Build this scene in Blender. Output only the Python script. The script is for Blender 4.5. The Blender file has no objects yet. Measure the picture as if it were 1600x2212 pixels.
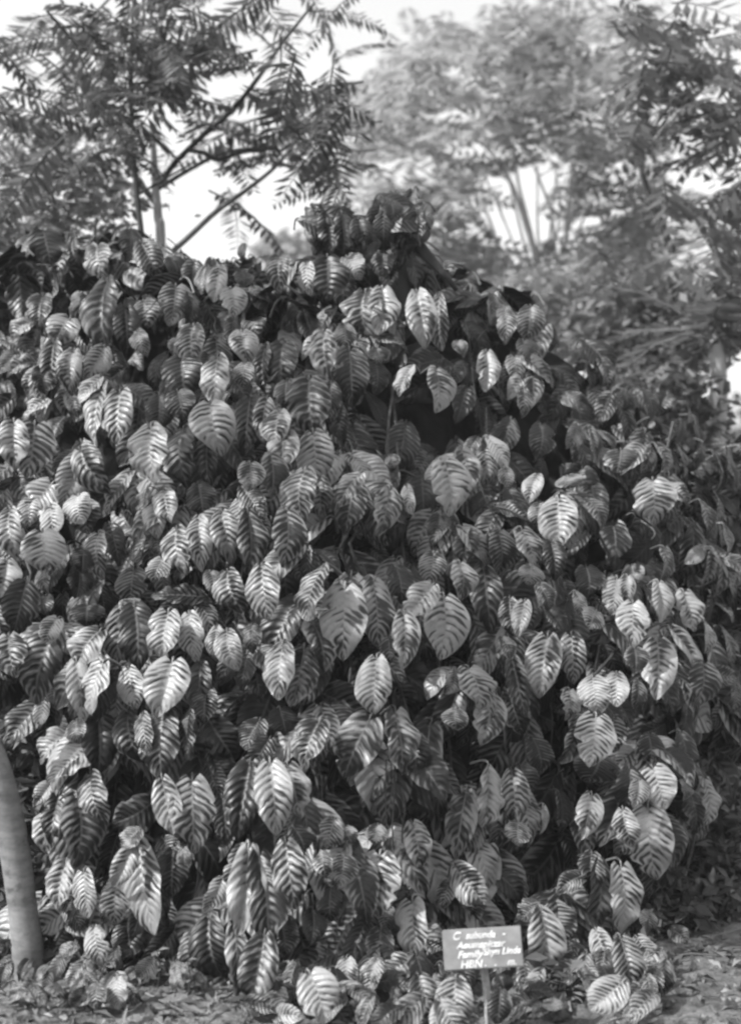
import bpy, math, random
import numpy as np
from mathutils import Vector, Matrix
R = math.radians
rng = random.Random(11)
nr = np.random.default_rng(5)
sc = bpy.context.scene
col = sc.collection

# ------------------------------------------------------------------ camera, sky, sun, exposure
FPX, CX, CY, CAMZ, HORIZON = 3000.0, 800.0, 1106.0, 1.5, 1220.0     # measured on the 1600x2212 photograph
PITCH = math.atan((HORIZON - CY) / FPX)
cam = bpy.data.cameras.new('camera')
cam.sensor_fit = 'VERTICAL'; cam.sensor_height = 36.0
cam.lens = FPX / 2212 * 36.0
cam.clip_end = 2000
cam.dof.use_dof = True; cam.dof.focus_distance = 5.5; cam.dof.aperture_fstop = 1.5
camo = bpy.data.objects.new('camera', cam); col.objects.link(camo)
camo.location = (0, 0, CAMZ); camo.rotation_euler = (R(90) + PITCH, 0, 0)
sc.camera = camo

SUN_DIR = Vector((-0.84, -0.36, 0.95)).normalized()                  # towards the sun
SUN_EL = math.asin(SUN_DIR.z)
world = bpy.data.worlds.new('World'); sc.world = world; world.use_nodes = True
wn = world.node_tree; wn.nodes.clear()
sky = wn.nodes.new('ShaderNodeTexSky'); sky.sky_type = 'NISHITA'; sky.sun_disc = False
sky.sun_elevation = SUN_EL; sky.sun_rotation = math.atan2(SUN_DIR.x, SUN_DIR.y)
sky.dust_density = 4.0; sky.air_density = 1.0
sep = wn.nodes.new('ShaderNodeSeparateColor')                       # black-and-white plate: blue sensitive
bg = wn.nodes.new('ShaderNodeBackground'); bg.inputs['Strength'].default_value = 0.14
wo = wn.nodes.new('ShaderNodeOutputWorld')
wn.links.new(sky.outputs[0], sep.inputs[0]); wn.links.new(sep.outputs[2], bg.inputs[0]); wn.links.new(bg.outputs[0], wo.inputs[0])
sl = bpy.data.lights.new('sun', 'SUN'); sl.energy = 3.2; sl.angle = R(0.6); sl.color = (1, 1, 1)
so = bpy.data.objects.new('sun', sl); col.objects.link(so)
so.rotation_euler = SUN_DIR.to_track_quat('Z', 'Y').to_euler(); so.location = (-6, -4, 9)
sc.view_settings.view_transform = 'Standard'; sc.view_settings.look = 'None'
sc.view_settings.exposure = 1.15; sc.view_settings.gamma = 1.0; sc.view_settings.use_curve_mapping = False
sc.cycles.filter_width = 2.6
sc.cycles.max_bounces = 4; sc.cycles.diffuse_bounces = 2; sc.cycles.glossy_bounces = 2; sc.cycles.transparent_max_bounces = 4
sc.cycles.use_denoising = True

# ------------------------------------------------------------------ helpers
CP, SP = math.cos(PITCH), math.sin(PITCH)
def at(px, py, Y):
    x = (px - CX) / FPX; y = (CY - py) / FPX
    d = Vector((x, CP - y * SP, SP + y * CP))
    return Vector((0, 0, CAMZ)) + d * (Y / d.y)
def tag(o, label=None, cat=None, group=None, kind=None):
    if label: o['label'] = label
    if cat: o['category'] = cat
    if group: o['group'] = group
    if kind: o['kind'] = kind
    return o
def empty(name, loc, label, cat, group=None):
    o = bpy.data.objects.new(name, None); col.objects.link(o); o.location = loc
    o.empty_display_size = 0.1
    return tag(o, label, cat, group)
def mesh_np(name, V, F, uv=None, attrs=None, smooth=True):
    """V (n,3); F (m,k) all faces the same size; uv (n,2) per vertex; attrs {name: (n,)}"""
    me = bpy.data.meshes.new(name)
    V = np.asarray(V, np.float32); F = np.asarray(F, np.int32)
    me.vertices.add(len(V)); me.vertices.foreach_set('co', V.ravel())
    k = F.shape[1]
    me.loops.add(F.size); me.loops.foreach_set('vertex_index', F.ravel())
    me.polygons.add(len(F)); me.polygons.foreach_set('loop_start', np.arange(0, F.size, k, dtype=np.int32))
    me.polygons.foreach_set('use_smooth', np.full(len(F), smooth))
    if uv is not None:
        l = me.uv_layers.new(name='UVMap'); l.data.foreach_set('uv', np.asarray(uv, np.float32)[F.ravel()].ravel())
    for a, v in (attrs or {}).items():
        at_ = me.attributes.new(a, 'FLOAT', 'POINT'); at_.data.foreach_set('value', np.asarray(v, np.float32))
    me.update(calc_edges=True); me.validate()
    return me
def obj(name, me, mat, parent=None, world=True):
    o = bpy.data.objects.new(name, me); col.objects.link(o)
    if mat and not me.materials: me.materials.append(mat)
    if parent:
        o.parent = parent
        if world: o.matrix_parent_inverse = Matrix.Translation(-parent.location)
    return o
def tube_arrays(pts, rad, n=8):
    pts = [Vector(p) for p in pts]
    V, F = [], []
    ref = Vector((0.3, 0.9, 0.1)).normalized()
    for i, p in enumerate(pts):
        t = (pts[min(i + 1, len(pts) - 1)] - pts[max(i - 1, 0)]).normalized()
        r_ = ref if abs(t.dot(ref)) < 0.9 else Vector((1, 0, 0))
        a = t.cross(r_).normalized(); b = t.cross(a).normalized()
        for k in range(n):
            an = 2 * math.pi * k / n
            V.append(p + (a * math.cos(an) + b * math.sin(an)) * rad[i])
    for i in range(len(pts) - 1):
        for k in range(n):
            F.append((i * n + k, i * n + (k + 1) % n, (i + 1) * n + (k + 1) % n, (i + 1) * n + k))
    return np.array([tuple(v) for v in V]), np.array(F)
def smooth_path(pts, rad, sub=5):
    """Catmull-Rom through pts"""
    P = [Vector(p) for p in pts]; out, ro = [], []
    for i in range(len(P) - 1):
        p0, p1, p2, p3 = P[max(i - 1, 0)], P[i], P[i + 1], P[min(i + 2, len(P) - 1)]
        for s in range(sub):
            t = s / sub
            out.append(0.5 * ((2 * p1) + (p2 - p0) * t + (2 * p0 - 5 * p1 + 4 * p2 - p3) * t * t + (3 * p1 - p0 - 3 * p2 + p3) * t ** 3))
            ro.append(rad[i] * (1 - t) + rad[i + 1] * t)
    out.append(P[-1]); ro.append(rad[-1])
    return out, ro
def join(parts):
    Vs, Fs, n = [], [], 0
    for V, F in parts:
        Vs.append(V); Fs.append(F + n); n += len(V)
    return np.concatenate(Vs), np.concatenate(Fs)
def tube_obj(name, pts, rad, mat, parent, n=8, sub=5):
    p, r = smooth_path(pts, rad, sub)
    V, F = tube_arrays(p, r, n)
    return obj(name, mesh_np(name, V, F), mat, parent)

# ------------------------------------------------------------------ materials
class N:
    def __init__(s, name):
        s.m = bpy.data.materials.new(name); s.m.use_nodes = True
        s.t = s.m.node_tree; s.t.nodes.clear()
    def n(s, typ, **kw):
        x = s.t.nodes.new('ShaderNode' + typ)
        for k, v in kw.items(): setattr(x, k, v)
        return x
    def link(s, a, b): s.t.links.new(a, b)
    def put(s, inp, v):
        if hasattr(v, 'links') or isinstance(v, bpy.types.NodeSocket): s.link(v, inp)
        else: inp.default_value = v
    def math(s, op, a, b=None, c=None, clamp=False):
        x = s.n('Math', operation=op); x.use_clamp = clamp
        s.put(x.inputs[0], a)
        if b is not None: s.put(x.inputs[1], b)
        if c is not None: s.put(x.inputs[2], c)
        return x.outputs[0]
    def noise(s, vec, scale, detail=3, rough=0.5, dim='3D', w=None):
        x = s.n('TexNoise', noise_dimensions=dim)
        if vec is not None: s.put(x.inputs['Vector'], vec)
        if w is not None: s.put(x.inputs['W'], w)
        x.inputs['Scale'].default_value = scale; x.inputs['Detail'].default_value = detail; x.inputs['Roughness'].default_value = rough
        return x.outputs[0]
    def ss(s, v, a, b, c=0.0, d=1.0):
        x = s.n('MapRange', interpolation_type='SMOOTHSTEP')
        s.put(x.inputs[0], v); x.inputs[1].default_value = a; x.inputs[2].default_value = b
        s.put(x.inputs[3], c); s.put(x.inputs[4], d)
        return x.outputs[0]
    def out(s, col_, rough=0.6, spec=0.4, bump=None, bstr=0.5, bdist=0.01, trans=0.0, tcol=None):
        p = s.n('BsdfPrincipled'); s.put(p.inputs['Base Color'], col_); s.put(p.inputs['Roughness'], rough)
        p.inputs['Specular IOR Level'].default_value = spec
        o = s.n('OutputMaterial')
        if bump is not None:
            b = s.n('Bump'); b.inputs['Strength'].default_value = bstr; b.inputs['Distance'].default_value = bdist
            s.link(bump, b.inputs['Height']); s.link(b.outputs[0], p.inputs['Normal'])
        if trans:
            t = s.n('BsdfTranslucent'); s.put(t.inputs[0], tcol if tcol is not None else col_)
            mx = s.n('MixShader'); mx.inputs[0].default_value = trans
            s.link(p.outputs[0], mx.inputs[1]); s.link(t.outputs[0], mx.inputs[2]); s.link(mx.outputs[0], o.inputs[0])
        else: s.link(p.outputs[0], o.inputs[0])
        return s.m
def grey(v): return (v, v, v, 1)

def vine_leaf_mat(name, stuff):
    g = N(name)
    uv = g.n('UVMap').outputs[0]
    if stuff:
        rnd = g.n('Attribute', attribute_name='rnd').outputs['Fac']; tone = g.n('Attribute', attribute_name='tone').outputs['Fac']
    else:
        oi = g.n('ObjectInfo'); rnd = oi.outputs['Random']
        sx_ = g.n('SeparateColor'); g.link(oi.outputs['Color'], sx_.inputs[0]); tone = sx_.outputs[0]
    sx = g.n('SeparateXYZ'); g.link(uv, sx.inputs[0]); u, v = sx.outputs[0], sx.outputs[1]
    a = g.math('ABSOLUTE', g.math('MULTIPLY', g.math('SUBTRACT', u, 0.5), 2.0))
    w = g.math('MULTIPLY', rnd, 37.0)
    vm = g.n('Mapping'); g.link(uv, vm.inputs[0]); vm.inputs['Scale'].default_value = (1.2, 1.5, 1)
    n1 = g.noise(vm.outputs[0], 3.0, 1, 0.5, '4D', w)
    n2 = g.noise(vm.outputs[0], 1.5, 1, 0.5, '4D', g.math('ADD', w, 9.0))
    # side veins leave the midrib and sweep towards the tip; blotches run along them
    q = g.math('SUBTRACT', v, g.math('MULTIPLY_ADD', g.math('MULTIPLY', a, a), 0.07, g.math('MULTIPLY', a, 0.13)))
    bx = g.n('CombineXYZ'); g.link(g.math('MULTIPLY', u, 3.4), bx.inputs[0]); g.link(g.math('MULTIPLY', q, 17.0), bx.inputs[1])
    n3 = g.noise(bx.outputs[0], 1.0, 1, 0.55, '4D', g.math('ADD', w, 4.0))
    ph = g.math('ADD', g.math('MULTIPLY', q, g.math('MULTIPLY_ADD', rnd, 3.0, 7.5)), g.math('MULTIPLY', n1, 0.9))
    side = g.math('MULTIPLY', g.math('GREATER_THAN', u, 0.5), 0.4)
    s = g.math('MULTIPLY_ADD', g.math('SINE', g.math('MULTIPLY', g.math('ADD', ph, side), 6.2832)), 0.5, 0.5)
    amp = g.math('MULTIPLY_ADD', g.math('FRACT', g.math('MULTIPLY', rnd, 17.3)), 0.42, 0.16)
    marg = g.ss(a, 0.70, 1.0, 0.0, 0.2)
    m = g.math('ADD', g.math('MULTIPLY', s, amp), g.math('MULTIPLY', n3, 1.05))
    m = g.math('ADD', m, g.math('MULTIPLY', g.math('SUBTRACT', n2, 0.5), 1.5))
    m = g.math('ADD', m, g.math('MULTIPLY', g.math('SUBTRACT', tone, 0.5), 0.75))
    m = g.math('ADD', m, marg)
    k = g.ss(m, 0.64, 0.98)
    k = g.math('MAXIMUM', k, g.ss(a, 0.09, 0.02, 0.0, 0.5))
    c = g.math('MULTIPLY_ADD', k, 0.178, 0.010)
    fine = g.noise(uv, 24, 2, 0.6, '4D', w)
    c = g.math('MULTIPLY', c, g.math('MULTIPLY_ADD', fine, 0.6, 0.7))
    c = g.math('MULTIPLY', c, g.math('MULTIPLY_ADD', tone, 1.2, 0.35))  # tone also scales the whole leaf, so some shade is painted in
    cc = g.n('CombineColor')
    for i in range(3): g.link(c, cc.inputs[i])
    tc = g.n('CombineColor'); t2 = g.math('MULTIPLY', c, 0.8)
    for i in range(3): g.link(t2, tc.inputs[i])
    h = s
    return g.out(cc.outputs[0], 0.42, 0.45, h, 0.35, 0.008, 0.12, tc.outputs[0])
def foliage_mat(name, lo, hi, scale=0.8, trans=0.3, rough=0.55):
    g = N(name)
    geo = g.n('NewGeometry')
    nz = g.noise(geo.outputs['Position'], scale, 3)
    r = g.math('ADD', g.math('MULTIPLY', nz, 0.6), g.math('MULTIPLY', geo.outputs['Random Per Island'], 0.5))
    c = g.ss(r, 0.25, 0.85, lo, hi)
    cc = g.n('CombineColor')
    for i in range(3): g.link(c, cc.inputs[i])
    return g.out(cc.outputs[0], rough, 0.35, trans=trans)
def bark_mat(name, lo, hi, scale=6, rings=False, bstr=0.5):
    g = N(name)
    tc = g.n('NewGeometry').outputs['Position']
    mp = g.n('Mapping'); g.link(tc, mp.inputs[0]); mp.inputs['Scale'].default_value = (1, 1, 4.0 if rings else 0.3)
    a = g.noise(mp.outputs[0], scale, 5, 0.65)
    b = g.noise(tc, scale * 0.35, 3)
    f = g.math('ADD', g.math('MULTIPLY', a, 0.6), g.math('MULTIPLY', b, 0.5))
    c = g.ss(f, 0.35, 0.75, lo, hi)
    if rings:
        wv = g.n('TexWave', bands_direction='Z'); wv.inputs['Scale'].default_value = 1.7; wv.inputs['Distortion'].default_value = 3.0
        wv.inputs['Detail'].default_value = 3; wv.inputs['Detail Scale'].default_value = 1.0; g.link(tc, wv.inputs['Vector'])
        rg = g.ss(wv.outputs['Fac'], 0.90, 1.0, 1.0, 0.82); c = g.math('MULTIPLY', c, rg)
        st = g.noise(tc, 11, 4, 0.7); c = g.math('MULTIPLY', c, g.ss(st, 0.52, 0.66, 1.0, 0.55)); c = g.math('MULTIPLY', c, g.math('MULTIPLY_ADD', g.noise(tc, 60, 3, 0.7), 0.6, 0.7))
    cc = g.n('CombineColor')
    for i in range(3): g.link(c, cc.inputs[i])
    return g.out(cc.outputs[0], 0.8, 0.25, a, bstr, 0.006)
def soil_mat(name, lo, hi):
    g = N(name); P = g.n('NewGeometry').outputs['Position']
    a = g.noise(P, 2.2, 5, 0.6); b = g.noise(P, 22, 6, 0.7); d = g.noise(P, 90, 4, 0.7)
    f = g.math('ADD', g.math('MULTIPLY', a, 0.5), g.math('ADD', g.math('MULTIPLY', b, 0.4), g.math('MULTIPLY', d, 0.2)))
    c = g.ss(f, 0.38, 0.72, lo, hi)
    cc = g.n('CombineColor')
    for i in range(3): g.link(c, cc.inputs[i])
    return g.out(cc.outputs[0], 0.95, 0.1, g.math('ADD', b, g.math('MULTIPLY', d, 0.5)), 0.9, 0.02)
def plain(name, v, rough=0.7, var=0.3, scale=20, spec=0.3):
    g = N(name); P = g.n('NewGeometry').outputs['Position']
    f = g.noise(P, scale, 4, 0.6); c = g.ss(f, 0.3, 0.7, v * (1 - var), v * (1 + var))
    cc = g.n('CombineColor')
    for i in range(3): g.link(c, cc.inputs[i])
    return g.out(cc.outputs[0], rough, spec, f, 0.3, 0.004)

M = {
    'leaf': vine_leaf_mat('variegated_leaf', False), 'leaf_s': vine_leaf_mat('variegated_leaf_mass', True),
    'soil': soil_mat('soil', 0.035, 0.23), 'clod': soil_mat('clods', 0.05, 0.18),
    'litter': foliage_mat('dry_litter', 0.03, 0.22, 6.0, 0.1, 0.8),
    'core_shade': plain('core_shade_black', 0.012, 0.95, 0.6, 12, 0.1), 'stem': plain('vine_stem', 0.05, 0.7, 0.5, 30), 'root': plain('aerial_root', 0.05, 0.8, 0.4, 30),
    'stump': bark_mat('rotten_bark', 0.02, 0.06, 9),
    'pale_bark': bark_mat('pale_ringed_bark', 0.10, 0.22, 7, True, 0.35),
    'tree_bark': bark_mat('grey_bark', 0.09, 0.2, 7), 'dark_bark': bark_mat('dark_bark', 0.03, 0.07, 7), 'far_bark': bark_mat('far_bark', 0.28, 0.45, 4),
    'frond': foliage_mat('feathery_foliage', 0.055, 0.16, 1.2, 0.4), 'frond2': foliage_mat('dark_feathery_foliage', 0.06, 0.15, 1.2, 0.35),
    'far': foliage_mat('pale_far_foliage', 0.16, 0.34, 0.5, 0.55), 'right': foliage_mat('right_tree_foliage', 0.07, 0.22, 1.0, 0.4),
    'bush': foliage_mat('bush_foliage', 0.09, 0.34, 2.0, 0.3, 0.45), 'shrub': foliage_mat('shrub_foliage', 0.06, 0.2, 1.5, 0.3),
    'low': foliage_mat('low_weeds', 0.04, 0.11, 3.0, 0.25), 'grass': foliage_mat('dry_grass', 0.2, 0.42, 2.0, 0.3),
    'board': plain('painted_board', 0.18, 0.7, 0.22, 14), 'paint': plain('white_lettering', 0.55, 0.7, 0.25, 60), 'post': plain('weathered_post', 0.3, 0.8, 0.25, 30),
}

# ------------------------------------------------------------------ ground
def gz(x, y):
    return 0.035 * math.sin(x * 1.3 + 0.5) * math.sin(y * 1.1) + 0.015 * math.sin(x * 4.1 + y * 3.3)
def axis(lo, hi, fine_lo, fine_hi, step):
    a = list(np.arange(fine_lo, fine_hi, step)); x, s = fine_hi, step
    while x < hi: a.append(x); s *= 1.35; x += s
    a.append(hi); x, s = fine_lo, step; b = []
    while x > lo: s *= 1.35; x -= s; b.append(max(x, lo))
    return np.array(sorted(set(b)) + a)
gx = axis(-110, 110, -2.5, 3.0, 0.04); gy = axis(-20, 160, 3.6, 7.0, 0.04)
XX, YY = np.meshgrid(gx, gy)
ZZ = 0.035 * np.sin(XX * 1.3 + 0.5) * np.sin(YY * 1.1) + 0.015 * np.sin(XX * 4.1 + YY * 3.3)
fineness = ((XX > -2.6) & (XX < 3.1) & (YY > 3.5) & (YY < 7.1))
ZZ = ZZ + np.where(fineness, nr.normal(0, 0.006, XX.shape), 0)
ZZ = np.where((np.abs(XX) > 12) | (YY > 20), 0, ZZ)
nx, ny = len(gx), len(gy)
idx = np.arange(nx * ny).reshape(ny, nx)
F = np.stack([idx[:-1, :-1], idx[:-1, 1:], idx[1:, 1:], idx[1:, :-1]], -1).reshape(-1, 4)
g = obj('ground', mesh_np('ground', np.stack([XX, YY, ZZ], -1).reshape(-1, 3), F), M['soil'])
tag(g, 'bare sunlit soil at the foot of the vine', 'ground', kind='structure')

# ------------------------------------------------------------------ vine mound: shape of its face
def mound_y(px, py):
    z = 1.5
    for _ in range(4):
        Y = 5.0 + 0.16 * max(z, 0) + 0.15 * max(z, 0) ** 2
        z = at(px, py, Y).z
    X = (px - CX) / FPX * Y
    if X > 0.15: Y += 0.55 * (X - 0.15) ** 2
    if px < 160 and py > 1450: Y += 0.4 * min(1, (160 - px) / 80) * min(1, (py - 1450) / 150)
    if X < -1.0: Y += 0.4 * (X + 1.0) ** 2
    Y += 0.28 * math.exp(-((px - 1080) / 190) ** 2) - 0.16 * math.exp(-((px - 640) / 230) ** 2)
    Y += 0.07 * math.sin(px * 0.011 + 1.0) * math.sin(py * 0.009) + 0.05 * math.sin(px * 0.023 + py * 0.017)
    return Y
TOP = [(-400, 560), (0, 570), (70, 520), (100, 508), (200, 535), (300, 510), (350, 545), (400, 575), (550, 592), (640, 575), (690, 540), (860, 520), (930, 565), (950, 590), (1050, 605), (1120, 650), (1200, 690), (1300, 765), (1380, 840), (1450, 865), (1520, 940), (1600, 1010), (1900, 1250)]
RIGHT = [(600, 1000), (700, 1215), (800, 1340), (900, 1480), (1000, 1590), (1100, 1650), (1550, 1660), (1640, 1560), (1780, 1545), (1850, 1480), (1950, 1410), (2050, 1400), (2150, 1430), (2300, 1430)]
def interp(tab, v):
    for (a, b), (c, d) in zip(tab, tab[1:]):
        if a <= v <= c: return b + (d - b) * (v - a) / (c - a)
    return tab[0][1] if v < tab[0][0] else tab[-1][1]

# ---- leaf shapes (unit length along y, unit width along x, face towards +z)
def leaf_arrays(rows, half, seed, corr=True, petiole=True):
    r = random.Random(seed)
    fold = r.uniform(0.4, 1.6); arch = r.uniform(0.08, 0.42); sway = r.uniform(-0.36, 0.36); twist = r.uniform(-0.85, 0.85)
    wav = r.uniform(0.02, 0.10); ph0 = r.uniform(0, 6); fr_ = r.uniform(7, 19); tp = r.uniform(0.12, 0.4); tipb = r.uniform(-0.1, 0.5); pos = r.uniform(0.64, 0.84)
    nicks = [(r.choice((-1, 1)), r.uniform(.25, .9), r.uniform(.02, .09), r.uniform(.08, .45)) for _ in range(r.choice((0, 1, 2, 3, 4)))]
    V, UV = [], []
    nc = 2 * half + 1
    for i in range(rows + 1):
        t = i / rows
        h = 0.5 * max(0.0, math.sin(math.pi * min(1, t * 0.985 + 0.015) ** pos)) ** 0.62
        h *= 1 - tp * max(0, t - 0.7) / 0.3
        for j in range(nc):
            s = (j - half) / half; a = abs(s)
            hh = h
            for (sd_, t0, wd, dp_) in nicks:
                if s * sd_ > 0: hh *= 1 - dp_ * math.exp(-((t - t0) / wd) ** 2)
            x = s * hh; y = t
            y -= 0.10 * a * math.exp(-t * 7) * 1.2             # heart-shaped base
            y += 0.05 * a * math.sin(math.pi * t)               # side veins sweep to the tip
            z = h * fold * (0.80 * a - 0.58 * a * a)
            z += arch * (1 - (2 * t - 0.9) ** 2) - tipb * max(0, t - 0.6) ** 2 * 3
            z += wav * math.sin(t * fr_ + ph0 + (2 if s > 0 else 0)) * a * a
            if corr:
                z += 0.009 * math.cos(2 * math.pi * (8.5 * (t - 0.16 * a) + (0.4 if s > 0 else 0))) * math.sin(math.pi * a) ** 0.7 * math.sin(math.pi * t) ** 0.5
            x += sway * t * t * 0.5
            z += twist * x * (t - 0.3)
            V.append((x, y, z)); UV.append((0.5 + s * 0.5, t))
    F = []
    for i in range(rows):
        for j in range(nc - 1):
            F.append((i * nc + j, i * nc + j + 1, (i + 1) * nc + j + 1, (i + 1) * nc + j))
    V = np.array(V); UV = np.array(UV); F = np.array(F)
    if petiole:
        z0 = V[half][2]
        p, rr = smooth_path([(0, 0.02, z0), (0, -0.10, z0 + 0.02), (0, -0.16, z0 - 0.25), (0, -0.12, z0 - 0.8)], [0.016, 0.02, 0.022, 0.024], 3)
        PV, PF = tube_arrays(p, rr, 4)
        UV = np.concatenate([UV, np.tile([[0.5, 0.4]], (len(PV), 1))]); V, F = join([(V, F), (PV, PF)])
    return V, F, UV
HI = []
for k in range(26):
    V, F, UV = leaf_arrays(40, 6, 100 + k)
    HI.append(mesh_np('leaf', V, F, UV)); HI[-1].materials.append(M['leaf'])
LO = [leaf_arrays(12, 3, 300 + k, False) for k in range(8)]

def leaf_matrix(B, T, W, nrm):
    yl = T - B; L = yl.length; yl.normalize()
    n = nrm - yl * nrm.dot(yl); n.normalize()
    xl = yl.cross(n); Zs = min(W, L * 0.58)
    m = Matrix.Identity(4)
    for i in range(3):
        m[i][0] = xl[i] * W; m[i][1] = yl[i] * L; m[i][2] = n[i] * Zs; m[i][3] = B[i]
    return m

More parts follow.
